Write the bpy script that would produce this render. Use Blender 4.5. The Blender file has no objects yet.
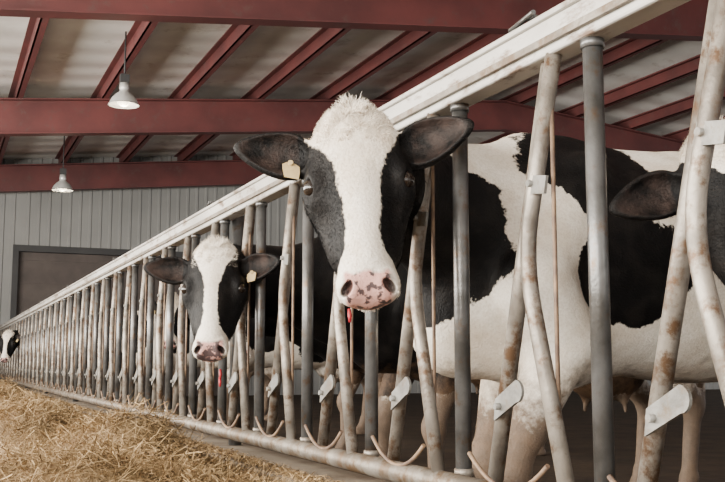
import bpy, math
import numpy as np
from mathutils import Vector, Matrix

scene = bpy.context.scene
rng = np.random.default_rng(7)

# ------------------------------------------------------------------ helpers
def link(ob, parent=None):
    scene.collection.objects.link(ob)
    if parent is not None:
        ob.parent = parent
    return ob

def empty(name, loc=(0, 0, 0)):
    e = bpy.data.objects.new(name, None)
    e.location = loc
    e.empty_display_size = 0.2
    return link(e)

def nrm(v):
    v = np.asarray(v, float)
    return v / (np.linalg.norm(v) + 1e-12)

def mesh_quads(name, V, Q, mat, attrs=None, smooth=True):
    me = bpy.data.meshes.new(name)
    V = np.asarray(V, np.float32); Q = np.asarray(Q, np.int32)
    me.vertices.add(len(V)); me.vertices.foreach_set('co', V.ravel())
    me.loops.add(Q.size); me.loops.foreach_set('vertex_index', Q.ravel())
    me.polygons.add(len(Q))
    me.polygons.foreach_set('loop_start', np.arange(len(Q), dtype=np.int32) * 4)
    me.polygons.foreach_set('use_smooth', np.full(len(Q), smooth))
    me.update(calc_edges=True)
    me.validate()
    for k, a in (attrs or {}).items():
        at = me.attributes.new(k, 'FLOAT', 'POINT')
        at.data.foreach_set('value', np.asarray(a, np.float32))
    me.materials.append(mat)
    return me

class MB:
    """small mesh accumulator"""
    def __init__(s):
        s.v = []; s.f = []; s.sm = []
    def tube(s, pts, r, seg=12, caps=True):
        pts = [np.array(p, float) for p in pts]
        n = len(pts)
        rs = r if isinstance(r, (list, tuple)) else [r] * n
        T = []
        for i in range(n):
            a = pts[max(i - 1, 0)]; b = pts[min(i + 1, n - 1)]
            T.append(nrm(b - a))
        up = np.array([0, 0, 1.]) if abs(T[0][2]) < .9 else np.array([1., 0, 0])
        u = nrm(np.cross(T[0], up))
        base = len(s.v)
        for i in range(n):
            u = nrm(u - T[i] * np.dot(u, T[i]))
            w = np.cross(T[i], u)
            for k in range(seg):
                a = 2 * math.pi * k / seg
                s.v.append(tuple(pts[i] + rs[i] * (math.cos(a) * u + math.sin(a) * w)))
        for i in range(n - 1):
            for k in range(seg):
                k2 = (k + 1) % seg
                s.f.append((base + i * seg + k, base + i * seg + k2, base + (i + 1) * seg + k2, base + (i + 1) * seg + k)); s.sm.append(True)
        if caps:
            s.f.append(tuple(base + k for k in range(seg))[::-1]); s.sm.append(False)
            s.f.append(tuple(base + (n - 1) * seg + k for k in range(seg))); s.sm.append(False)
    def box(s, lo, hi):
        x0, y0, z0 = lo; x1, y1, z1 = hi
        b = len(s.v)
        s.v += [(x0, y0, z0), (x1, y0, z0), (x1, y1, z0), (x0, y1, z0), (x0, y0, z1), (x1, y0, z1), (x1, y1, z1), (x0, y1, z1)]
        for f in ((0, 3, 2, 1), (4, 5, 6, 7), (0, 1, 5, 4), (1, 2, 6, 5), (2, 3, 7, 6), (3, 0, 4, 7)):
            s.f.append(tuple(b + i for i in f)); s.sm.append(False)
    def obox(s, p0, p1, side, up, w, h):
        """box along p0->p1, width w along side, from 0..h along up"""
        p0 = np.array(p0, float); p1 = np.array(p1, float); side = np.array(side, float) * w / 2; up = np.array(up, float) * h
        b = len(s.v)
        for p in (p0, p1):
            for q in (p - side, p + side, p + side + up, p - side + up):
                s.v.append(tuple(q))
        for f in ((0, 1, 2, 3), (7, 6, 5, 4), (0, 4, 5, 1), (1, 5, 6, 2), (2, 6, 7, 3), (3, 7, 4, 0)):
            s.f.append(tuple(b + i for i in f)); s.sm.append(False)
    def prism(s, outline, axis_off):
        """outline list of 3D points, extruded by vector"""
        o = np.array(axis_off, float); n = len(outline); b = len(s.v)
        for p in outline: s.v.append(tuple(p))
        for p in outline: s.v.append(tuple(np.array(p) + o))
        s.f.append(tuple(b + i for i in range(n))[::-1]); s.sm.append(False)
        s.f.append(tuple(b + n + i for i in range(n))); s.sm.append(False)
        for i in range(n):
            j = (i + 1) % n
            s.f.append((b + i, b + j, b + n + j, b + n + i)); s.sm.append(False)
    def lathe(s, prof, c, seg=32):
        b = len(s.v)
        for r, z in prof:
            for k in range(seg):
                a = 2 * math.pi * k / seg
                s.v.append((c[0] + r * math.cos(a), c[1] + r * math.sin(a), c[2] + z))
        for i in range(len(prof) - 1):
            for k in range(seg):
                k2 = (k + 1) % seg
                s.f.append((b + i * seg + k, b + i * seg + k2, b + (i + 1) * seg + k2, b + (i + 1) * seg + k)); s.sm.append(True)
    def obj(s, name, mat, parent=None, bevel=0):
        me = bpy.data.meshes.new(name)
        me.from_pydata(s.v, [], s.f)
        me.polygons.foreach_set('use_smooth', s.sm)
        me.update()
        me.materials.append(mat)
        ob = bpy.data.objects.new(name, me)
        if bevel:
            m = ob.modifiers.new('bev', 'BEVEL'); m.width = bevel; m.segments = 2; m.limit_method = 'ANGLE'
        return link(ob, parent)

def bend(p, rad_t=0.25, n=6):
    """round the corners of a polyline with quadratic curves"""
    p = [np.array(q, float) for q in p]
    out = [p[0]]
    for i in range(1, len(p) - 1):
        a = p[i] + (p[i - 1] - p[i]) * rad_t; b = p[i] + (p[i + 1] - p[i]) * rad_t
        for k in range(n + 1):
            t = k / n
            out.append((1 - t) ** 2 * a + 2 * t * (1 - t) * p[i] + t * t * b)
    out.append(p[-1])
    return out

# ------------------------------------------------------------------ materials
def new_mat(name):
    m = bpy.data.materials.new(name); m.use_nodes = True
    nt = m.node_tree
    return m, nt, nt.nodes['Principled BSDF']

def N(nt, typ, **kw):
    n = nt.nodes.new(typ)
    for k, v in kw.items():
        setattr(n, k, v)
    return n

def math_n(nt, op, a, b=None, clamp=False):
    n = nt.nodes.new('ShaderNodeMath'); n.operation = op; n.use_clamp = clamp
    for i, x in enumerate((a, b)):
        if x is None: continue
        if isinstance(x, (int, float)): n.inputs[i].default_value = x
        else: nt.links.new(x, n.inputs[i])
    return n.outputs[0]

def noise(nt, scale, detail=3, vec=None, rough=.55):
    n = nt.nodes.new('ShaderNodeTexNoise'); n.inputs['Scale'].default_value = scale
    n.inputs['Detail'].default_value = detail; n.inputs['Roughness'].default_value = rough
    if vec is not None: nt.links.new(vec, n.inputs['Vector'])
    return n.outputs['Fac']

def maprange(nt, v, a, b, c=0., d=1.):
    n = nt.nodes.new('ShaderNodeMapRange'); n.clamp = True
    nt.links.new(v, n.inputs['Value'])
    n.inputs['From Min'].default_value = a; n.inputs['From Max'].default_value = b
    n.inputs['To Min'].default_value = c; n.inputs['To Max'].default_value = d
    return n.outputs[0]

def mix(nt, fac, a, b):
    n = nt.nodes.new('ShaderNodeMix'); n.data_type = 'RGBA'
    if isinstance(fac, (int, float)): n.inputs[0].default_value = fac
    else: nt.links.new(fac, n.inputs[0])
    for i, x in ((6, a), (7, b)):
        if isinstance(x, tuple): n.inputs[i].default_value = (*x, 1)
        else: nt.links.new(x, n.inputs[i])
    return n.outputs[2]

def coords(nt, stretch=None):
    tc = nt.nodes.new('ShaderNodeTexCoord')
    if stretch is None: return tc.outputs['Object']
    mp = nt.nodes.new('ShaderNodeMapping'); mp.inputs['Scale'].default_value = stretch
    nt.links.new(tc.outputs['Object'], mp.inputs['Vector'])
    return mp.outputs[0]

def bump(nt, bs, h, strength=.3, dist=.01):
    b = nt.nodes.new('ShaderNodeBump'); b.inputs['Strength'].default_value = strength; b.inputs['Distance'].default_value = dist
    nt.links.new(h, b.inputs['Height']); nt.links.new(b.outputs[0], bs.inputs['Normal'])

def mat_var(name, c1, c2, scale=4, lo=.35, hi=.65, rough=.7, metal=0., bs_scale=60, bstr=.2, stretch=None, c3=None, s3=2, lo3=.55, hi3=.7, spec=.4):
    m, nt, bs = new_mat(name)
    co = coords(nt, stretch)
    col = mix(nt, maprange(nt, noise(nt, scale, 5, co), lo, hi), c1, c2)
    if c3: col = mix(nt, maprange(nt, noise(nt, s3, 6, co, .7), lo3, hi3), col, c3)
    nt.links.new(col, bs.inputs['Base Color'])
    bs.inputs['Roughness'].default_value = rough; bs.inputs['Metallic'].default_value = metal
    bs.inputs['Specular IOR Level'].default_value = spec
    bump(nt, bs, noise(nt, bs_scale, 4, co), bstr, .01)
    return m

M_galv = mat_var('galvanised_steel', (.30, .268, .230), (.14, .121, .102), 11, .38, .64, .45, .45, 90, .15, None, (.11, .064, .036), 17, .50, .62)
M_brail = mat_var('grimy_galvanised_pipe', (.22, .195, .165), (.12, .10, .08), 8, .38, .62, .5, .4, 70, .2, None, (.11, .07, .04), 13, .46, .60)
M_post = mat_var('dark_galvanised_steel', (.15, .150, .150), (.07, .067, .063), 9, .38, .64, .34, .6, 90, .12, None, (.11, .068, .04), 15, .54, .68)
M_rail = mat_var('worn_painted_rail', (.50, .48, .45), (.32, .30, .27), 5, .4, .7, .5, .1, 80, .12, (1, .35, 1), (.15, .10, .07), 14, .53, .64)
M_rod = mat_var('rusty_rod', (.24, .16, .10), (.12, .08, .06), 20, .4, .6, .6, .3)
M_plate = mat_var('zinc_plate', (.22, .215, .20), (.13, .125, .115), 15, .4, .6, .55, .25, 60, .2, None, (.13, .09, .055), 20, .52, .68)
M_beam = mat_var('red_oxide_steel', (.142, .042, .041), (.090, .030, .030), 1.5, .35, .65, .55, 0, 30, .1, None, (.10, .06, .055), 5, .56, .75)
M_conc = mat_var('concrete', (.24, .195, .145), (.15, .115, .08), 5, .35, .65, .9, 0, 40, .4, None, (.09, .06, .038), 3, .5, .7)
M_mud = mat_var('muddy_floor', (.060, .040, .026), (.030, .021, .015), 3, .35, .65, .8, 0, 12, .8, None, (.10, .072, .05), 6, .58, .75, .2)
M_wallm = mat_var('grey_metal_siding', (.29, .29, .283), (.22, .222, .218), .8, .3, .7, .5, 0, 10, .05)
M_door = mat_var('brown_door_paint', (.105, .085, .077), (.062, .05, .046), 2, .3, .7, .6, 0, 20, .1)
M_doortrim = mat_var('dark_trim_paint', (.05, .05, .052), (.035, .035, .037), 2, .3, .7, .6, 0, 20, .1)
M_alu = mat_var('spun_aluminium', (.75, .75, .73), (.6, .6, .58), 6, .3, .7, .35, .4, 20, .05)
M_red = mat_var('red_plastic', (.42, .02, .03), (.30, .015, .02), 10, .3, .7, .5)
M_tag = mat_var('yellow_ear_tag', (.55, .42, .21), (.36, .26, .13), 26, .3, .7, .5)

def mat_ceiling():
    m, nt, bs = new_mat('roof_insulation')
    co = coords(nt)
    w = nt.nodes.new('ShaderNodeTexWave'); w.wave_type = 'BANDS'; w.bands_direction = 'Y'
    w.inputs['Scale'].default_value = .45; w.inputs['Distortion'].default_value = 1.2
    nt.links.new(co, w.inputs['Vector'])
    c = mix(nt, maprange(nt, noise(nt, .7, 5, co), .42, .66), (.94, .935, .91), (.70, .68, .64))
    c = mix(nt, maprange(nt, noise(nt, 1.7, 6, co, .7), .58, .70, 0, .6), c, (.34, .30, .25))
    c = mix(nt, math_n(nt, 'MULTIPLY', w.outputs['Fac'], .10), c, (.30, .30, .30))
    nt.links.new(c, bs.inputs['Base Color']); bs.inputs['Roughness'].default_value = .5
    bump(nt, bs, w.outputs['Fac'], .5, .05)
    return m
M_ceil = mat_ceiling()

def mat_hay():
    m, nt, bs = new_mat('hay')
    a = N(nt, 'ShaderNodeAttribute', attribute_name='tone')
    co = coords(nt)
    c = mix(nt, a.outputs['Fac'], (.13, .075, .032), (.56, .39, .20))
    c = mix(nt, maprange(nt, noise(nt, 3.6, 5, co), .46, .64, 0, .7), c, (.15, .10, .048))
    nt.links.new(c, bs.inputs['Base Color']); bs.inputs['Roughness'].default_value = .7
    bs.inputs['Specular IOR Level'].default_value = .25
    bump(nt, bs, noise(nt, 60, 5, co), .8, .02)
    return m
M_hay = mat_hay()

def mat_hide():
    m, nt, bs = new_mat('holstein_hide')
    co = coords(nt)
    A = lambda s: N(nt, 'ShaderNodeAttribute', attribute_name=s).outputs['Fac']
    n1 = math_n(nt, 'MULTIPLY', math_n(nt, 'SUBTRACT', noise(nt, 7, 4, co, .6), .5), .13)
    n2 = math_n(nt, 'MULTIPLY', math_n(nt, 'SUBTRACT', noise(nt, 110, 2, co), .5), .016)
    # the head keeps a crisper edge than the flank
    n1 = math_n(nt, 'MULTIPLY', n1, A('edge'))
    mk = math_n(nt, 'ADD', math_n(nt, 'ADD', A('mask'), n1), n2)
    black = maprange(nt, mk, -.003, .003)
    white = mix(nt, maprange(nt, noise(nt, 5, 6, co, .65), .44, .70, 0, .75), (.87, .81, .72), (.56, .44, .315))
    white = mix(nt, maprange(nt, noise(nt, 130, 3, co), .42, .70, 0, .40), white, (.52, .43, .335))
    blk = mix(nt, maprange(nt, noise(nt, 14, 4, co), .45, .75), (.003, .0027, .003), (.012, .010, .009))
    c = mix(nt, black, white, blk)
    c = mix(nt, A('inner'), c, mix(nt, maprange(nt, noise(nt, 18, 3, co), .38, .75), (.004, .0035, .0035), (.050, .034, .029)))
    sp = math_n(nt, 'ADD', noise(nt, 42, 3, co), A('spot'))
    pk = mix(nt, maprange(nt, sp, .53, .59), (.56, .31, .265), (.075, .05, .05))
    pf = maprange(nt, math_n(nt, 'ADD', A('pink'), math_n(nt, 'MULTIPLY', math_n(nt, 'SUBTRACT', noise(nt, 30, 2, co), .5), .03)), -.006, .006)
    c = mix(nt, pf, c, pk)
    c = mix(nt, A('hole'), c, (.02, .012, .012))
    dn = maprange(nt, math_n(nt, 'ADD', A('dirt'), math_n(nt, 'MULTIPLY', math_n(nt, 'SUBTRACT', noise(nt, 12, 5, co, .7), .5), 1.3)), .35, .75, 0, .92)
    c = mix(nt, dn, c, mix(nt, noise(nt, 30, 3, co), (.045, .027, .016), (.17, .10, .058)))
    nt.links.new(c, bs.inputs['Base Color'])
    nt.links.new(maprange(nt, pf, 0, 1, .58, .35), bs.inputs['Roughness'])
    bs.inputs['Specular IOR Level'].default_value = .18
    h = math_n(nt, 'ADD', math_n(nt, 'MULTIPLY', noise(nt, 150, 4, co), .5), math_n(nt, 'MULTIPLY', noise(nt, 9, 3, co), 1.8))
    bump(nt, bs, h, .5, .011)
    return m
M_hide = mat_hide()

def mat_simple(name, col, rough, emis=None, est=0):
    m, nt, bs = new_mat(name)
    bs.inputs['Base Color'].default_value = (*col, 1); bs.inputs['Roughness'].default_value = rough
    if emis:
        bs.inputs['Emission Color'].default_value = (*emis, 1); bs.inputs['Emission Strength'].default_value = est
    return m
M_eye = mat_simple('wet_eye', (.012, .008, .006), .06)
M_bulb = mat_simple('lamp_bulb', (.9, .85, .7), .3, (1, .85, .6), 4)

# ------------------------------------------------------------------ implicit surface toolkit
class Field:
    def __init__(s, lo, hi, h):
        s.lo = np.array(lo, float); s.h = h
        n = np.ceil((np.array(hi) - s.lo) / h).astype(int) + 1
        s.ax = [s.lo[i] + h * np.arange(n[i]) for i in range(3)]
        s.D = np.full(n, 1.0, np.float32)
    def reg(s, lo, hi):
        sl = []
        for i in range(3):
            a = max(0, int(np.searchsorted(s.ax[i], lo[i]))); b = int(np.searchsorted(s.ax[i], hi[i]))
            if b - a < 1: return None, None
            sl.append(slice(a, b))
        X = s.ax[0][sl[0]].astype(np.float32)[:, None, None]; Y = s.ax[1][sl[1]].astype(np.float32)[None, :, None]; Z = s.ax[2][sl[2]].astype(np.float32)[None, None, :]
        return tuple(sl), (X, Y, Z)
    def app(s, sl, d, k, op):
        a = s.D[sl]
        if op == 's':
            m = -d
            h = np.clip(.5 - .5 * (m - a) / k, 0, 1)
            s.D[sl] = m * (1 - h) + a * h + k * h * (1 - h)
        else:
            h = np.clip(.5 + .5 * (d - a) / k, 0, 1)
            s.D[sl] = d * (1 - h) + a * h - k * h * (1 - h)

def f_ell(F, fr, c, r, k=.03, op='u', rot=None, taper=0.):
    R, t, s = fr
    c = np.array(c, float) * s; r = np.array(r, float) * s; k = k * s
    wc = t + R @ c
    m = max(r) * (1 + abs(taper)) + k + .03
    sl, P = F.reg(wc - m, wc + m)
    if sl is None: return
    Rt = R @ rot if rot is not None else R
    dx, dy, dz = P[0] - wc[0], P[1] - wc[1], P[2] - wc[2]
    q = [dx * Rt[0, i] + dy * Rt[1, i] + dz * Rt[2, i] for i in range(3)]
    if taper:
        f = 1 - taper * np.clip(q[0] / r[0], -1, 1)
        q[1] = q[1] / f; q[2] = q[2] / f
    k0 = np.sqrt(sum((q[i] / r[i]) ** 2 for i in range(3)))
    k1 = np.sqrt(sum((q[i] / r[i] ** 2) ** 2 for i in range(3)))
    F.app(sl, (k0 * (k0 - 1) / np.maximum(k1, 1e-5)).astype(np.float32), k, op)

def f_cap(F, fr, a, b, ra, rb, k=.03, ax=None, sc=1., op='u'):
    R, t, s = fr
    a = t + R @ (np.array(a, float) * s); b = t + R @ (np.array(b, float) * s); ra *= s; rb *= s; k *= s
    m = max(ra, rb) * max(1, sc) + k + .03
    sl, P = F.reg(np.minimum(a, b) - m, np.maximum(a, b) + m)
    if sl is None: return
    ba = b - a; L2 = ba @ ba
    p = [P[i] - a[i] for i in range(3)]
    tt = np.clip((p[0] * ba[0] + p[1] * ba[1] + p[2] * ba[2]) / L2, 0, 1)
    v = [p[i] - tt * ba[i] for i in range(3)]
    if ax is not None:
        ax = nrm(R @ np.array(ax, float))
        cp = (v[0] * ax[0] + v[1] * ax[1] + v[2] * ax[2]) * (1 / sc - 1)
        v = [v[i] + ax[i] * cp for i in range(3)]
    d = np.sqrt(v[0] ** 2 + v[1] ** 2 + v[2] ** 2) - (ra + (rb - ra) * tt)
    F.app(sl, (d * min(1, sc)).astype(np.float32), k, op)

def surface_nets(F):
    D = F.D; h = F.h; S = D < 0
    n = D.shape
    cnt = np.zeros((n[0] - 1, n[1] - 1, n[2] - 1), np.int8)
    offs = [(i, j, k) for i in (0, 1) for j in (0, 1) for k in (0, 1)]
    for (i, j, k) in offs:
        cnt += S[i:n[0] - 1 + i, j:n[1] - 1 + j, k:n[2] - 1 + k]
    act = (cnt > 0) & (cnt < 8)
    I, J, K = np.nonzero(act)
    ids = np.full(act.shape, -1, np.int32); ids[I, J, K] = np.arange(len(I))
    cv = {o: D[I + o[0], J + o[1], K + o[2]] for o in offs}
    acc = np.zeros((len(I), 3)); c = np.zeros(len(I))
    for a in offs:
        for d in range(3):
            if a[d] == 0:
                b = list(a); b[d] = 1; b = tuple(b)
                va, vb = cv[a], cv[b]
                cr = (va < 0) != (vb < 0)
                t = np.where(cr, va / np.where(cr, va - vb, 1), 0)
                for e in range(3):
                    acc[:, e] += np.where(cr, a[e] + (t if e == d else 0), 0)
                c += cr
    V = F.lo + h * (np.stack([I, J, K], 1) + acc / c[:, None])
    Q = []
    A = S[:-1, 1:-1, 1:-1]; B = S[1:, 1:-1, 1:-1]
    i, j, k = np.nonzero(A != B); fl = B[i, j, k]
    q = np.stack([ids[i, j, k], ids[i, j + 1, k], ids[i, j + 1, k + 1], ids[i, j, k + 1]], 1); q[fl] = q[fl][:, ::-1]; Q.append(q)
    A = S[1:-1, :-1, 1:-1]; B = S[1:-1, 1:, 1:-1]
    i, j, k = np.nonzero(A != B); fl = B[i, j, k]
    q = np.stack([ids[i, j, k], ids[i, j, k + 1], ids[i + 1, j, k + 1], ids[i + 1, j, k]], 1); q[fl] = q[fl][:, ::-1]; Q.append(q)
    A = S[1:-1, 1:-1, :-1]; B = S[1:-1, 1:-1, 1:]
    i, j, k = np.nonzero(A != B); fl = B[i, j, k]
    q = np.stack([ids[i, j, k], ids[i + 1, j, k], ids[i + 1, j + 1, k], ids[i, j + 1, k]], 1); q[fl] = q[fl][:, ::-1]; Q.append(q)
    return V, np.concatenate(Q)

def vnormals(V, Q):
    a = V[Q[:, 2]] - V[Q[:, 0]]; b = V[Q[:, 3]] - V[Q[:, 1]]
    fn = np.cross(a, b); Nn = np.zeros_like(V)
    for i in range(4): np.add.at(Nn, Q[:, i], fn)
    return Nn / (np.linalg.norm(Nn, axis=1, keepdims=True) + 1e-12)

def strands(P, Nn, dirs, L, w, seg, curl=0.):
    n = len(P)
    dirs = dirs / np.linalg.norm(dirs, axis=1, keepdims=True)
    side = np.cross(dirs, Nn + rng.normal(0, .3, Nn.shape)); side /= np.linalg.norm(side, axis=1, keepdims=True) + 1e-9
    up = np.cross(side, dirs)
    ph = rng.uniform(0, 6.28, (n, 1)); vs = []
    for i in range(seg + 1):
        t = i / seg
        pos = P + dirs * L[:, None] * t - Nn * .001
        if curl:
            a = ph + t * 5.0
            pos = pos + (side * (np.sin(a) - np.sin(ph)) + up * (np.cos(a) - np.cos(ph))) * curl * t
        wd = w * (1 - .8 * t)
        vs += [pos - side * wd, pos + side * wd]
    V = np.stack(vs, 1)
    m = V.shape[1]; base = (np.arange(n) * m)[:, None]
    Q = np.concatenate([base + np.array([[2 * i, 2 * i + 1, 2 * i + 3, 2 * i + 2]]) for i in range(seg)])
    return V.reshape(-1, 3), Q, m

# ------------------------------------------------------------------ the cow
EAR = {}
EYE = (.212, .116, -.052)
NOS = (.513, .052, -.028)
ES = .92
def nos_rot(s):
    return np.array(Matrix.Rotation(math.radians(28 * s), 3, 'Z') @ Matrix.Rotation(math.radians(20 * s), 3, 'X'))
def head_prims(F, H, ear_l, ear_r):
    f_ell(F, H, (.10, 0, -.085), (.120, .118, .095), .02)
    f_ell(F, H, (.03, 0, -.070), (.062, .086, .06), .04)
    f_ell(F, H, (.17, 0, -.074), (.14, .124, .062), .05)
    f_cap(F, H, (.15, 0, -.086), (.45, 0, -.074), .094, .058, .05)
    f_cap(F, H, (.22, 0, -.030), (.43, 0, -.038), .038, .030, .05)
    for s in (1, -1):
        f_ell(F, H, (.210, .108 * s, -.078), (.060, .036, .044), .035)
        f_cap(F, H, (.165, .092 * s, -.048), (.200, .110 * s, -.036), .024, .018, .025)   # brow
        f_cap(F, H, (.20, .070 * s, -.150), (.37, .045 * s, -.115), .070, .050, .05)
        f_cap(F, H, (.13, .055 * s, -.190), (.43, .026 * s, -.128), .057, .028, .045)
        f_cap(F, H, (.24, .104 * s, -.095), (.35, .068 * s, -.090), .022, .016, .03)   # facial crest
    f_ell(F, H, (.482, 0, -.078), (.064, .074, .056), .035)
    for s in (1, -1):
        f_ell(F, H, (.498, .043 * s, -.058), (.042, .034, .042), .018)
    f_ell(F, H, (.468, 0, -.136), (.056, .050, .030), .02)
    for s in (1, -1):
        f_ell(F, H, (EYE[0], (EYE[1]) * s, EYE[2]), (.030, .028, .028), .006)
        f_ell(F, H, (EYE[0] + .002, (EYE[1] + .017) * s, EYE[2] + .019), (.026, .020, .0155), .006, 's', np.array(Matrix.Rotation(math.radians(45 * s), 3, 'X')))
        f_ell(F, H, (NOS[0], NOS[1] * s, NOS[2]), (.021, .011, .026), .008, 's', nos_rot(s))
    f_ell(F, H, (.51, 0, -.116), (.085, .12, .0055), .010, 's')
    for s, e in ((1, ear_l), (-1, ear_r)):
        d = nrm(np.array(e) * np.array([1, s, 1]))
        base = np.array([.105, .108 * s, -.092])
        wx = nrm(np.array([1., 0, -.20]) - d * np.dot(d, [1., 0, -.20]))
        nz = nrm(np.cross(d, wx))
        if nz[2] < 0: nz = -nz
        wx = np.cross(nz, d)
        rot = np.stack([d, wx, nz], 1)
        c = base + d * .122 * ES
        f_cap(F, H, (.095, .06 * s, -.10), base + d * .04, .048, .030, .03)
        f_ell(F, H, c, (.120 * ES, .068 * ES, .036), .015, 'u', rot, .36)
        ci = c + nz * .024 + d * .003
        f_ell(F, H, ci, (.108 * ES, .057 * ES, .036), .008, 's', rot, .36)
        EAR[s] = (ci, rot, c, d, nz)

def body_prims(F, B, neck, step=(0., 0.)):
    f_ell(F, B, (-.05, 0, 1.05), (.36, .25, .40), .03)
    f_ell(F, B, (-.65, 0, 1.07), (.78, .36, .39), .12)
    f_ell(F, B, (-1.28, 0, 1.16), (.40, .26, .27), .10)
    f_cap(F, B, (.02, 0, 1.40), (-.6, 0, 1.38), .085, .07, .08)
    f_cap(F, B, (-.6, 0, 1.38), (-1.5, 0, 1.38), .07, .07, .08)
    f_ell(F, B, (.25, 0, .88), (.17, .13, .18), .10)
    for s in (1, -1):
        q0 = step[0] if s == 1 else step[1]
        f_cap(F, B, (-1.08, .22 * s, 1.37), (-1.14, .26 * s, 1.34), .06, .05, .06)
        f_cap(F, B, (-1.5, .10 * s, 1.30), (-1.60, .12 * s, 1.26), .07, .05, .05)
        # shoulder, arm, foreleg
        f_cap(F, B, (-.10, .18 * s, 1.32), (.10, .225 * s, 1.00), .085, .10, .035, (0, 1, 0), .8)
        f_cap(F, B, (.12, .225 * s, .98), (-.06 + q0 * .5, .215 * s, .82), .115, .10, .04)
        f_cap(F, B, (-.06 + q0 * .5, .19 * s, .80), (.03 + q0, .17 * s, .47), .095, .055, .035)
        f_ell(F, B, (.04 + q0, .17 * s, .44), (.060, .056, .075), .03)
        f_cap(F, B, (.03 + q0, .17 * s, .42), (.03 + q0, .17 * s, .17), .043, .038, .03)
        f_ell(F, B, (.03 + q0, .17 * s, .155), (.052, .050, .05), .02)
        f_cap(F, B, (.03 + q0, .17 * s, .15), (.07 + q0, .17 * s, .07), .044, .050, .02)
        for q in (1, -1):
            f_ell(F, B, (.085 + q0, (.17 + q * .027) * s, .02), (.075, .032, .065), .006)
        # hind leg
        f_cap(F, B, (-1.28, .17 * s, 1.15), (-1.20, .21 * s, .88), .19, .13, .10, (0, 1, 0), .75)
        f_cap(F, B, (-1.48, .14 * s, 1.15), (-1.40, .18 * s, .80), .12, .10, .08)
        f_cap(F, B, (-1.20, .21 * s, .88), (-1.48, .19 * s, .55), .125, .062, .06)
        f_ell(F, B, (-1.50, .19 * s, .53), (.065, .048, .075), .03)
        f_cap(F, B, (-1.54, .19 * s, .60), (-1.50, .19 * s, .50), .022, .03, .04)
        f_cap(F, B, (-1.49, .19 * s, .50), (-1.45, .19 * s, .17), .048, .042, .03)
        f_ell(F, B, (-1.45, .19 * s, .155), (.052, .050, .05), .02)
        f_cap(F, B, (-1.45, .19 * s, .15), (-1.41, .19 * s, .07), .044, .050, .02)
        for q in (1, -1):
            f_ell(F, B, (-1.395, (.19 + q * .027) * s, .02), (.075, .032, .065), .006)
        for xx in (-1.0, -1.14):
            f_cap(F, B, (xx, .07 * s, .60), (xx, .08 * s, .50), .018, .014, .02)
    f_ell(F, B, (-1.07, 0, .70), (.24, .17, .15), .06)
    f_cap(F, B, (-1.58, 0, 1.38), (-1.68, 0, 1.22), .04, .03, .04)
    f_cap(F, B, (-1.68, 0, 1.22), (-1.70, 0, .75), .028, .018, .02)
    f_ell(F, B, (-1.70, 0, .62), (.04, .04, .17), .03)
    I = (np.eye(3), np.zeros(3), 1.)
    for (a, ra, b, rb, sc) in neck:
        f_cap(F, I, a, b, ra, rb, .07, (0, 1, 0), sc)

def blobs(P, L):
    best = np.full(len(P), -1.0)
    for c, r in L:
        q = np.linalg.norm((P - np.array(c)) / np.array(r), axis=1)
        best = np.maximum(best, (1 - q) * min(r))
    return best

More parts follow.
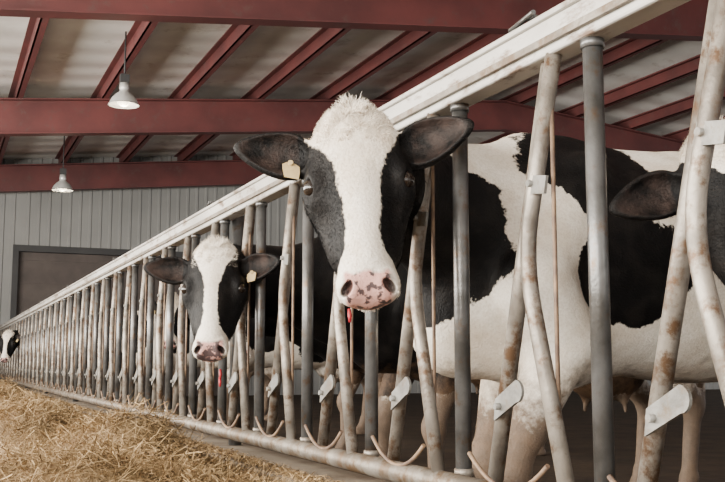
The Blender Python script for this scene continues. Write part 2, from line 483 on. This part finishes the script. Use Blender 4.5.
def build_cow(name, W, poll, nose, face, neck, cutp, cutn, hh, hb, headmask, bodymask,
              ear_l=(-.15, 1, .30), ear_r=(-.12, 1, .12), fur=0, tuft=0, tag=None, spot=0., nose_w=.058, step=(0., 0.), body_fur=0):
    poll = np.array(poll, float); nose = np.array(nose, float)
    X = nrm(nose - poll); Z = np.array(face, float); Z = nrm(Z - X * (Z @ X)); Y = np.cross(Z, X)
    s = np.linalg.norm(nose - poll) / .53
    H = (np.stack([X, Y, Z], 1), poll, s)
    B = (np.diag([-1., -1., 1.]), np.array([W[0], W[1], 0.]), 1.)
    cutp = np.array(cutp, float); cutn = nrm(cutn)
    mid = (poll + nose) / 2 - Z * .04
    Vs = []; Qs = []; nv = 0
    for part in ('head', 'body'):
        if part == 'head':
            half = np.array([.40, .40, .37])
            F = Field(mid - half, mid + half, hh)
        else:
            xs = [cutp[0] - .25, W[0] + 1.85]
            ys = [min(cutp[1] - .3, W[1] - .48), max(cutp[1] + .3, W[1] + .48)]
            F = Field((xs[0], ys[0], -.03), (xs[1], ys[1], 1.62), hb)
        body_prims(F, B, neck, step)
        head_prims(F, H, ear_l, ear_r)
        G = (F.ax[0][:, None, None] - cutp[0]) * cutn[0] + (F.ax[1][None, :, None] - cutp[1]) * cutn[1] + (F.ax[2][None, None, :] - cutp[2]) * cutn[2]
        if part == 'head':
            F.D = np.maximum(F.D, (-G - .02)).astype(np.float32)
        else:
            F.D = np.maximum(F.D + .002, G).astype(np.float32)
            F.D = np.maximum(F.D, -F.ax[2][None, None, :]).astype(np.float32)
        V, Q = surface_nets(F)
        if part == 'head': nhead = len(V)
        Vs.append(V); Qs.append(Q + nv); nv += len(V)
    V = np.concatenate(Vs); Q = np.concatenate(Qs)
    NV = vnormals(V, Q); NH = NV
    hl = ((V - poll) @ H[0]) / s
    bl = (V - B[1]) @ B[0]
    dom = (hl[:, 0] > -.10) & (hl[:, 2] > -.26) & (np.abs(hl[:, 1]) < .40) & (hl[:, 0] < .62) & ((V - cutp) @ cutn > -.02)
    mask = np.where(dom, headmask(hl), bodymask(bl))
    edge = np.where(dom, .45, 1.)
    pink = np.where(dom, np.minimum(hl[:, 0] - .480 + .7 * np.maximum(0, np.abs(hl[:, 1]) - .035), hl[:, 2] + .112), -1.)
    pink = np.where(dom, np.minimum(pink, nose_w - np.abs(hl[:, 1])), -1.)
    dirt = np.clip((.86 - V[:, 2]) / .36, 0, 1.25)
    dirt[dom] = 0
    inner = np.zeros(len(V)); hole = np.zeros(len(V))
    for sg in (1, -1):
        ci, rot, c, d, nz = EAR[sg]
        q = (hl - ci) @ rot
        f = 1 - .36 * np.clip(q[:, 0] / .108 / ES, -1, 1)
        k0 = np.sqrt((q[:, 0] / .108 / ES) ** 2 + (q[:, 1] / f / .057 / ES) ** 2 + (q[:, 2] / f / .036) ** 2)
        inner = np.maximum(inner, np.clip((1.10 - k0) / .10, 0, 1) * (np.abs(hl[:, 1]) > .15) * dom)
        q = (hl - np.array([NOS[0], NOS[1] * sg, NOS[2]])) @ nos_rot(sg)
        k0 = np.sqrt((q[:, 0] / .021) ** 2 + (q[:, 1] / .011) ** 2 + (q[:, 2] / .026) ** 2)
        hole = np.maximum(hole, np.clip((1.12 - k0) / .15, 0, 1) * dom)
    at = dict(mask=mask, pink=pink, dirt=dirt, inner=inner, hole=hole, spot=np.full(len(V), spot), edge=edge)
    Vall = [V]; Qall = [Q]; tot = len(V)
    def add_str(idx, dirs, L, w, seg, curl, over=None, jit=0.):
        nonlocal tot
        P0 = V[idx]
        if jit:
            j = rng.uniform(-jit, jit, P0.shape)
            P0 = P0 + j - NV[idx] * np.sum(j * NV[idx], axis=1, keepdims=True)
        SV, SQ, m = strands(P0, NV[idx], dirs, L, w, seg, curl)
        Vall.append(SV); Qall.append(SQ + tot); tot += len(SV)
        for k in at:
            a = np.repeat(at[k][idx], m)
            if over and k in over: a[:] = over[k]
            at[k] = np.concatenate([at[k], a])
    h0 = hl[:nhead]
    if fur:
        eyed = np.minimum(np.linalg.norm(h0 - np.array(EYE), axis=1), np.linalg.norm(h0 - np.array([EYE[0], -EYE[1], EYE[2]]), axis=1))
        ok = np.nonzero((at['pink'][:nhead] < -.01) & (np.abs(h0[:, 1]) < .17) & (eyed > .042))[0]
        idx = rng.choice(ok, fur)
        flow = np.where(h0[idx, 0:1] < .05, -.2, 1.0) * X[None] + .3 * Y[None] * np.sign(h0[idx, 1:2]) + NH[idx] * .12 + rng.normal(0, .14, (fur, 3))
        add_str(idx, flow, rng.uniform(.005, .009, fur), .0007, 2, 0)
        e = np.nonzero(at['inner'][:nhead] > .3)[0]
        if len(e):
            idx = rng.choice(e, 700)
            flow = NH[idx] * .25 + Y[None] * np.sign(h0[idx, 1:2]) * .9 + rng.normal(0, .2, (700, 3))
            add_str(idx, flow, rng.uniform(.010, .020, 700), .0006, 3, .002)
    if body_fur:
        bidx = np.nonzero((np.arange(len(V)) >= nhead) & (bl[:, 0] > -.85) & (V[:, 2] > .12))[0]
        idx = rng.choice(bidx, body_fur)
        wob = np.sin(V[idx, 0:1] * 9 + V[idx, 2:3] * 7)
        flow = np.array([[.75, 0, -.65]]) + np.array([[-.3, 0, -.3]]) * wob + rng.normal(0, .10, (body_fur, 3))
        flow = flow - NV[idx] * np.sum(flow * NV[idx], axis=1, keepdims=True) + NV[idx] * .10
        add_str(idx, flow, rng.uniform(.006, .012, body_fur), .0008, 2, 0, None, .008)
    if tuft:
        t = np.nonzero((h0[:, 0] < .12) & (h0[:, 2] > -.10) & (np.abs(h0[:, 1]) < .100))[0]
        idx = rng.choice(t, tuft)
        hp = h0[idx]
        cl = np.stack([np.sin(hp[:, 1] * 95 + hp[:, 0] * 60), np.sin(hp[:, 0] * 110 + 2 + hp[:, 1] * 40), np.sin(hp[:, 1] * 70 - hp[:, 0] * 90 + 1)], 1) * .55
        flow = -X[None] * .40 + Y[None] * np.sign(hp[:, 1:2]) * .22 + Z[None] * .05 + NH[idx] * .18 + cl * .9 + rng.normal(0, .10, (tuft, 3))
        fade = np.clip(1.15 - hp[:, 0] / .12, .28, 1) * np.clip(1.5 - np.abs(hp[:, 1]) / .065, .35, 1.35)
        add_str(idx, flow, rng.uniform(.010, .030, tuft) * fade, .0010, 5, .004, dict(mask=-.2))
    V2 = np.concatenate(Vall) - np.array([W[0], W[1], 0])
    me = mesh_quads(name, V2, np.concatenate(Qall), M_hide, at)
    ob = link(bpy.data.objects.new(name, me)); ob.location = (W[0], W[1], 0)
    def loc(p): return poll + H[0] @ (np.array(p) * s) - np.array([W[0], W[1], 0])
    for sg, nm in ((1, 'left_eye'), (-1, 'right_eye')):
        mb = MB(); R = .0245 * s
        mb.lathe([(max(1e-4, R * math.sin(a)), -R * math.cos(a)) for a in np.linspace(0, math.pi, 15)], loc((EYE[0], (EYE[1] + .0035) * sg, EYE[2] + .0035)), 24)
        mb.obj(nm, M_eye, ob)
    if tag:
        sg, off = tag
        ci, rot, c, d, nz = EAR[sg]
        ctr = c - d * .045 + nz * .0 + np.array([.048, 0, .01])
        mb = MB(); o = []
        for (a, b) in ((-.028, -.035), (.028, -.035), (.034, .0), (.034, .022), (.016, .034), (-.016, .034), (-.034, .022), (-.034, .0)):
            o.append(loc(ctr + d * a * .68 - np.array([1, 0, .1]) * b * .72))
        mb.prism(o, H[0] @ nz * .003)
        mb.tube([loc(ctr - np.array([.02, 0, -.010])), loc(ctr - np.array([.02, 0, .02]))], .007 * s, 12)
        mb.obj('ear_tag', M_tag, ob)
    return ob

def head_mask_factory(knots, throat=-.13, muzzle_white=.445, asym=0.):
    kx = np.array([k[0] for k in knots]); kw = np.array([k[1] for k in knots])
    def f(hl):
        w = np.interp(hl[:, 0], kx, kw)
        m = np.abs(hl[:, 1] - asym * np.clip(hl[:, 0], 0, .5)) - w
        lim = throat - hl[:, 2]
        m = np.maximum(m, np.where(hl[:, 0] < muzzle_white, lim, -1))
        m = np.where(np.abs(hl[:, 1]) > .135, np.maximum(m, .05), m)
        m = np.where(hl[:, 0] > muzzle_white + .01, np.minimum(m, -(hl[:, 0] - muzzle_white)), m)
        return m
    return f

hm1 = head_mask_factory([(-.1, .14), (.05, .125), (.11, .102), (.15, .076), (.20, .056), (.28, .042), (.36, .037), (.41, .044), (.435, .075), (.46, .2)])
hm2 = head_mask_factory([(-.1, .10), (.05, .090), (.11, .066), (.18, .046), (.26, .035), (.34, .030), (.40, .036), (.435, .065), (.46, .2)])
hm4 = head_mask_factory([(-.1, .12), (.05, .11), (.10, .07), (.16, .02), (.22, -.02), (.6, -.02)], muzzle_white=.7)

def bm1(P):
    return blobs(P, [((.50, 0, 1.12), (.33, .6, .28)), ((.72, 0, 1.2), (.30, .6, .38)),
                     ((-.12, .30, 1.42), (.26, .40, .17)), ((-.10, .3, 1.30), (.12, .3, .12)),
                     ((-.19, .36, 1.02), (.19, .28, .18)), ((-.20, -.3, 1.2), (.3, .25, .3)),
                     ((-.95, .2, 1.32), (.38, .5, .30)), ((-.75, .3, .90), (.22, .3, .15)), ((-1.45, 0, .95), (.2, .5, .25))])
def bm2(P):
    return np.minimum(P[:, 2] - .62 + .06 * np.sin(P[:, 0] * 5), np.maximum(-.02 - blobs(P, [((-.75, .2, 1.15), (.22, .4, .3))]), -1)) * 1.0
def bm4(P):
    return blobs(P, [((.5, 0, 1.15), (.5, .6, .45)), ((-.6, 0, 1.3), (.4, .5, .35)), ((-1.3, 0, 1.), (.25, .5, .4))])

# cow looking at the camera through the headlock
cowA = build_cow('holstein_cow', (1.74, 2.74), (.920, 2.235, 1.382), (.888, 2.057, .915), (-.39, -.92, 0),
    [((.970, 2.325, 1.27), .105, (1.10, 2.47, 1.245), .125, .95),
     ((1.10, 2.47, 1.245), .125, (1.27, 2.63, 1.22), .155, .72),
     ((1.27, 2.63, 1.22), .155, (1.52, 2.72, 1.18), .235, .66),
     ((1.52, 2.72, 1.18), .235, (1.80, 2.74, 1.13), .34, .66)],
    (1.09, 2.46, 1.2), (-.75, -.66, 0), .004, .012, hm1, bm1,
    ear_l=(-.12, 1, .42), ear_r=(-.26, 1, .10), fur=42000, tuft=5500, tag=(-1, 0), step=(.14, .02), body_fur=70000)

cowB = build_cow('holstein_cow', (2.22, 4.45), (1.018, 3.93, 1.235), (.958, 3.765, .795), (-.38, -.92, 0),
    [((1.06, 4.02, 1.14), .10, (1.17, 4.24, 1.13), .12, .85),
     ((1.17, 4.24, 1.13), .12, (1.32, 4.37, 1.12), .145, .72),
     ((1.32, 4.37, 1.12), .145, (1.80, 4.44, 1.10), .26, .62),
     ((1.80, 4.44, 1.10), .26, (2.25, 4.45, 1.13), .34, .66)],
    (1.15, 4.20, 1.1), (-.55, -.83, 0), .0055, .015, hm2, bm2,
    ear_l=(-.02, 1, .50), ear_r=(-.08, 1, .12), fur=12000, tuft=3000, tag=(1, 0), spot=.10, step=(.0, .12))

cowC = build_cow('holstein_cow', (2.62, 1.84), (1.775, 1.90, 1.34), (1.785, 1.71, .865), (-.50, -.86, 0),
    [((1.84, 1.97, 1.22), .10, (2.02, 1.95, 1.19), .15, .8),
     ((2.02, 1.95, 1.19), .15, (2.30, 1.88, 1.15), .24, .66),
     ((2.30, 1.88, 1.15), .24, (2.66, 1.84, 1.13), .34, .66)],
    (1.98, 1.96, 1.1), (-1, 0, 0), .006, .016, hm4, bm4,
    ear_l=(.1, 1, .2), ear_r=(.16, 1, .15), fur=8000, tuft=2500)

def copy_cow(src, dx, dy):
    o = bpy.data.objects.new('holstein_cow', src.data)
    o.location = (src.location.x + dx, src.location.y + dy, 0); link(o)
    for c in src.children:
        k = bpy.data.objects.new(c.name.split('.')[0], c.data); link(k, o)
copy_cow(cowB, 0, 12.54)
copy_cow(cowB, .95, 2.85)
copy_cow(cowA, 1.05, 7.0)
copy_cow(cowA, .95, 10.2)

# ------------------------------------------------------------------ headlock fence
FX = 1.214; PER = .57; Y0 = 1.65
ks = range(-4, 37)
fence = empty('headlock_fence', (FX, 10, 0))
def fobj(mb, name, mat, bevel=0):
    o = mb.obj(name, mat, fence, bevel); o.matrix_parent_inverse = Matrix.Translation((-FX, -10, 0)); return o
yA, yB = Y0 + PER * ks[0], Y0 + PER * (ks[-1] + 1)
mb = MB()
mb.box((FX - .030, yA, 1.410), (FX + .035, yB, 1.500))
mb.box((FX - .040, yA, 1.488), (FX + .040, yB, 1.503))
fobj(mb, 'top_rail', M_rail, .006)
mb = MB()
mb.box((FX - .042, yA, 1.430), (FX - .031, yB, 1.446))
mb.tube([(FX - .03, yA, .453), (FX - .03, yB, .453)], .029, 16)
fobj(mb, 'bottom_rail', M_brail, 0)
bars = MB(); posts = MB(); rods = MB(); plates = MB(); reds = MB(); lat = MB()
for k in ks:
    y = Y0 + PER * k
    posts.tube([(FX, y, .45), (FX, y, 1.42)], .0205, 14)
    if k < 0: y += .035
    bars.tube([(FX + .008, y + .165, 1.42), (FX + .008, y + .44, .45)], .0190, 14)
    bars.tube(bend([(FX - .012, y + .12, 1.42), (FX - .012, y + .255, .98), (FX - .030, y + .07, .45)], .22), .0180, 14)
    rods.tube([(FX - .005, y + .145, 1.33), (FX - .005, y + .145, .46)], .0050, 8)
    arc = [(FX - .045, y + .13 + .33 * t, .475 + .065 * (2 * t - 1) ** 2) for t in np.linspace(0, 1, 13)]
    rods.tube(arc, .0055, 8)
    # lower stop plate with rounded end
    o = []
    for a in np.linspace(-90, 90, 9):
        o.append((FX - .016, y + .285 - .025 * math.cos(math.radians(a)), .688 + .025 * math.sin(math.radians(a))))
    o += [(FX - .016, y + .375, .668), (FX - .016, y + .382, .618)]
    plates.prism(o, (-.007, 0, 0))
    plates.prism([(FX - .02, y + .14, 1.150), (FX - .02, y + .21, 1.162), (FX - .02, y + .222, 1.122), (FX - .02, y + .15, 1.112)], (-.007, 0, 0))
    for (yy, zz) in ((.355, .652), (.20, 1.142)):
        plates.tube([(FX - .036, y + yy, zz), (FX - .01, y + yy, zz)], .008, 8)
    y = Y0 + PER * k
    # collars where the bars meet the rails
    bars.tube([(FX, y, .475), (FX, y, .492)], .024, 14)
    posts.tube([(FX, y, 1.392), (FX, y, 1.412)], .0245, 14)
    if k % 5 == 0:
        if k > 2: posts.tube([(FX + .075, y + .04, .376), (FX + .075, y + .04, 1.44)], .030, 14)
        lat.box((FX - .025, y + .19, 1.503), (FX + .025, y + .29, 1.510))
        lat.box((FX - .012, y + .20, 1.510), (FX + .012, y + .225, 1.530))
        lat.tube([(FX, y + .27, 1.51), (FX, y + .27, 1.526)], .010, 10)
        lat.tube([(FX - .03, y + .17, 1.522), (FX - .01, y + .30, 1.522)], .006, 8)
def tab(y, z):
    reds.tube([(FX - .036, y + .006, z + .022), (FX - .036, y, z), (FX - .036, y, z - .02)], [.005, .007, .004], 10)
tab(2.875, .895); tab(4.40, .70); tab(4.405, .665)
fobj(posts, 'vertical_posts', M_post); fobj(bars, 'neck_bars', M_galv); fobj(rods, 'rods', M_rod)
fobj(plates, 'stop_plates', M_plate); fobj(lat, 'latch_brackets', M_post); fobj(reds, 'red_latch_tabs', M_red)

# ------------------------------------------------------------------ building shell
XL, XR, YN, YF, XR0 = -6.0, 26.0, -8.0, 22.8, 10.0
def zb(x): return 4.25 + .1 * x if x <= XR0 else 5.25 - .1 * (x - XR0)
mb = MB(); mb.box((FX + .15, YN, -.15), (XR, YF + .1, 0)); mb.obj('floor', M_mud)
mb = MB(); mb.box((XL, YN, -.15), (1.09, YF + .1, .25)); mb.obj('feed_alley_floor', M_conc)
mb = MB(); mb.box((1.09, YN, -.15), (FX + .15, YF - .05, .375)); mb.obj('feed_curb', M_conc, None, .012)

# roof deck
mb = MB()
for (xa, xb) in ((XL - .5, XR0), (XR0, XR + .5)):
    b = len(mb.v)
    mb.v += [(xa, YN, zb(xa) + .80), (xb, YN, zb(xb) + .80), (xb, YF + .3, zb(xb) + .80), (xa, YF + .3, zb(xa) + .80),
             (xa, YN, zb(xa) + .90), (xb, YN, zb(xb) + .90), (xb, YF + .3, zb(xb) + .90), (xa, YF + .3, zb(xa) + .90)]
    for f in ((0, 3, 2, 1), (4, 5, 6, 7), (0, 1, 5, 4), (1, 2, 6, 5), (2, 3, 7, 6), (3, 0, 4, 7)):
        mb.f.append(tuple(b + i for i in f)); mb.sm.append(False)
mb.obj('ceiling', M_ceil)

# purlins (Z sections) and rafters
pur = MB()
x = XL + .35
while x < XR:
    if abs(x - XR0) > .2:
        z = zb(x) + .58
        pur.box((x - .012, YN, z), (x + .012, YF, z + .22))
        pur.box((x - .012, YN, z), (x + .09, YF, z + .014))
        pur.box((x - .09, YN, z + .195), (x + .012, YF, z + .22))
    x += 1.33
pur.obj('roof_purlins', M_beam)
for fy in (-1.5, 4.5, 10.5, 16.5, 22.35):
    r = MB()
    for (xa, xb) in ((XL, XR0), (XR0, XR)):
        pa, pb = (xa, fy, zb(xa)), (xb, fy, zb(xb))
        r.obox(pa, pb, (0, 1, 0), (0, 0, 1), .22, .022)
        up = lambda p, d: (p[0], p[1], p[2] + d)
        r.obox(up(pa, .02), up(pb, .02), (0, 1, 0), (0, 0, 1), .014, .54)
        r.obox(up(pa, .555), up(pb, .555), (0, 1, 0), (0, 0, 1), .22, .022)
    for cx in (XL + .1, XR - .1):
        z0 = .25 if cx < 1 else 0
        r.box((cx - .11, fy - .11, z0), (cx - .09, fy + .11, zb(cx))); r.box((cx + .09, fy - .11, z0), (cx + .11, fy + .11, zb(cx)))
        r.box((cx - .09, fy - .008, z0), (cx + .09, fy + .008, zb(cx)))
    r.obj('steel_rafter_frame', M_beam)

def corrugated(mb, x0, x1, z0, ztop, y, per=.22, dep=.025):
    xs = []; x = x0
    while x < x1 - 1e-6:
        for dx, dy in ((0, 0), (.13, 0), (.15, -dep), (.19, -dep), (.21, 0)):
            if x + dx < x1: xs.append((x + dx, y + dy))
        x += per
    xs.append((x1, y))
    b = len(mb.v)
    for (px, py) in xs:
        mb.v.append((px, py, z0)); mb.v.append((px, py, ztop(px)))
    for i in range(len(xs) - 1):
        mb.f.append((b + 2 * i, b + 2 * i + 2, b + 2 * i + 3, b + 2 * i + 1)); mb.sm.append(False)
DX0, DX1, DZ = 1.56, 6.2, 3.16
mb = MB()
top = lambda px: zb(px) + .8
corrugated(mb, XL, DX0, 0, top, YF); corrugated(mb, DX1, XR, 0, top, YF)
corrugated(mb, DX0, DX1, DZ, top, YF)
mb.box((XL, YF + .01, 0), (DX0, YF + .08, 4.3)); mb.box((DX1, YF + .01, 0), (XR, YF + .08, 4.3)); mb.box((DX0, YF + .01, DZ), (DX1, YF + .08, 4.3))
mb.obj('wall_back', M_wallm)
mb = MB()
mb.box((DX0, YF + .10, 0), (DX1, YF + .16, DZ))
for i in range(6):
    z = .5 + i * .5
    mb.box((DX0, YF + .08, z - .02), (DX1, YF + .10, z + .02))
mb.obj('door_1', M_door)
mb = MB()
mb.box((DX0 - .12, YF - .06, 0), (DX0, YF + .1, DZ + .14)); mb.box((DX1, YF - .06, 0), (DX1 + .12, YF + .1, DZ + .14))
mb.box((DX0, YF - .06, DZ), (DX1, YF + .1, DZ + .14))
mb.obj('trim_1', M_doortrim)
mb = MB(); mb.box((XR, YN, 0), (XR + .1, YF, zb(XR) + .8)); mb.obj('wall_right', M_wallm)
mb = MB(); mb.box((XL - .15, YN, 0), (XL, YF, 1.0)); mb.obj('wall_left', M_conc)

# ------------------------------------------------------------------ barn lamps
def lamp(cx, cy, z, ztop):
    root = empty('pendant_barn_lamp', (cx, cy, z))
    def o(mb, n, m):
        ob = mb.obj(n, m, root); return ob
    mb = MB(); R = .20
    prof = [(.035, .30), (.06, .30), (.065, .22), (.055, .20), (.075, .17), (.12, .135), (.16, .09), (.187, .04), (R, .0), (R + .012, -.008), (R, -.006), (.18, .038), (.15, .085), (.112, .128), (.07, .16), (.03, .175)]
    mb.lathe(prof, (0, 0, 0), 36); o(mb, 'bell_shade', M_alu)
    mb = MB(); mb.lathe([(.001, -.03), (.05, -.015), (.085, .03), (.08, .08), (.04, .14), (.03, .17)], (0, 0, 0), 24); o(mb, 'bulb', M_bulb)
    mb = MB(); mb.tube([(0, 0, .30), (0, 0, ztop - z)], .012, 8); mb.box((-.06, -.05, .30), (.06, .05, .42)); o(mb, 'hanger', M_doortrim)
    L = bpy.data.lights.new('lamp_light', 'POINT'); L.energy = 12; L.color = (1, .85, .62); L.shadow_soft_size = .06
    lo = bpy.data.objects.new('lamp_light', L); link(lo, root); lo.location = (0, 0, -.08)
lamp(2.2, 13.5, 4.24, zb(2.2) + .8)
lamp(2.13, 20.0, 4.10, zb(2.1) + .8)
lamp(2.2, 7.0, 4.30, zb(2.2) + .8)

# ------------------------------------------------------------------ hay
def hz(x, y):
    e = np.clip((x + .9) / 1.2, 0, 1)
    z = .262 + e * (.05 + .06 * np.sin(y * 1.7 + x * 2) + .045 * np.sin(y * 4.1 + 1.3 * np.sin(x * 5)) + .035 * np.sin(x * 9 + y * 2.3)
                    + .034 * np.sin(y * 9.7 + x * 6) + .024 * np.sin(y * 17 + x * 13)) + .08 * e * np.exp(-((x - .45) / .35) ** 2)
    z = z + .07 * np.exp(-((x - .25) / .35) ** 2 - ((y - 6.2) / 1.2) ** 2)
    z = np.where(x > .75, z - (z - .31) * np.clip((x - .75) / .3, 0, 1), z)
    return np.maximum(z, .255)
gx = np.linspace(-1.6, 1.085, 90); gy = np.linspace(-2, 22.6, 700)
GX, GY = np.meshgrid(gx, gy, indexing='ij')
GZ = hz(GX, GY) + rng.normal(0, .006, GX.shape)
V = np.stack([GX, GY, GZ], -1).reshape(-1, 3)
ii = np.arange(len(gx) * len(gy)).reshape(len(gx), len(gy))
Q = np.stack([ii[:-1, :-1], ii[1:, :-1], ii[1:, 1:], ii[:-1, 1:]], -1).reshape(-1, 4)
tone = rng.uniform(0, .2, len(V))
n = 95000
sx = 1.12 - np.abs(rng.normal(0, .75, n)); sy = 2.2 + 20 * rng.uniform(0, 1, n) ** 1.8
keep = (sx > -2.5); sx = sx[keep]; sy = sy[keep]; n = len(sx)
szz = hz(np.minimum(sx, 1.05), sy) + rng.uniform(-.005, .055, n)
over = sx > 1.07; szz[over] = .385 + rng.uniform(0, .012, over.sum())
ang = rng.uniform(0, 6.28, n); el = rng.normal(0, .42, n); el[over] *= .2
dr = np.stack([np.cos(ang) * np.cos(el), np.sin(ang) * np.cos(el), np.sin(el)], 1)
Ls = rng.uniform(.04, .19, n); Ls[over] *= .5
P = np.stack([sx, sy, szz], 1) - dr * Ls[:, None] / 2
P[:, 0] = np.minimum(P[:, 0], 1.2)
up = np.tile([0, 0, 1.], (n, 1)) + rng.normal(0, .4, (n, 3))
SV, SQ, m = strands(P, up, dr, Ls, .0018, 3, .012)
SV[:, 2] = np.maximum(SV[:, 2], .256)
tones = np.repeat(rng.beta(1.3, 1.4, n), m)
me = mesh_quads('hay', np.concatenate([V, SV]), np.concatenate([Q, SQ + len(V)]), M_hay, dict(tone=np.concatenate([tone, tones])))
link(bpy.data.objects.new('hay', me))

# ------------------------------------------------------------------ light
w = bpy.data.worlds.new('overcast'); scene.world = w; w.use_nodes = True
bg = w.node_tree.nodes['Background']; bg.inputs[0].default_value = (.98, .97, .96, 1); bg.inputs[1].default_value = .75
def area(name, loc, direction, sx, sy, power, col):
    L = bpy.data.lights.new(name, 'AREA'); L.shape = 'RECTANGLE'; L.size = sx; L.size_y = sy; L.energy = power; L.color = col
    o = bpy.data.objects.new(name, L); link(o); o.location = loc
    o.rotation_euler = Vector(direction).to_track_quat('-Z', 'Y').to_euler()
area('daylight_side_opening', (-5.7, 4.5, 2.6), (1, 0, .16), 21, 2.8, 5600, (1, .945, .85))
area('daylight_end_opening', (1, -7.6, 2.9), (0, 1, .02), 12, 4.5, 480, (1, .95, .87))
area('far_side_fill', (25.7, 9, 2.4), (-1, 0, .28), 26, 3, 950, (1, .98, .96))  # fill light added inside the closed right wall, tilted up toward the ceiling

# ------------------------------------------------------------------ camera
cd = bpy.data.cameras.new('camera'); cam = bpy.data.objects.new('camera', cd); link(cam)
cd.sensor_width = 36; cd.lens = 36 * 1000 / 725
cam.location = (0, 0, .75)
cam.rotation_euler = (math.radians(90 + 6.96), 0, math.radians(-23.0))
cd.clip_start = .05; cd.clip_end = 200
scene.camera = cam
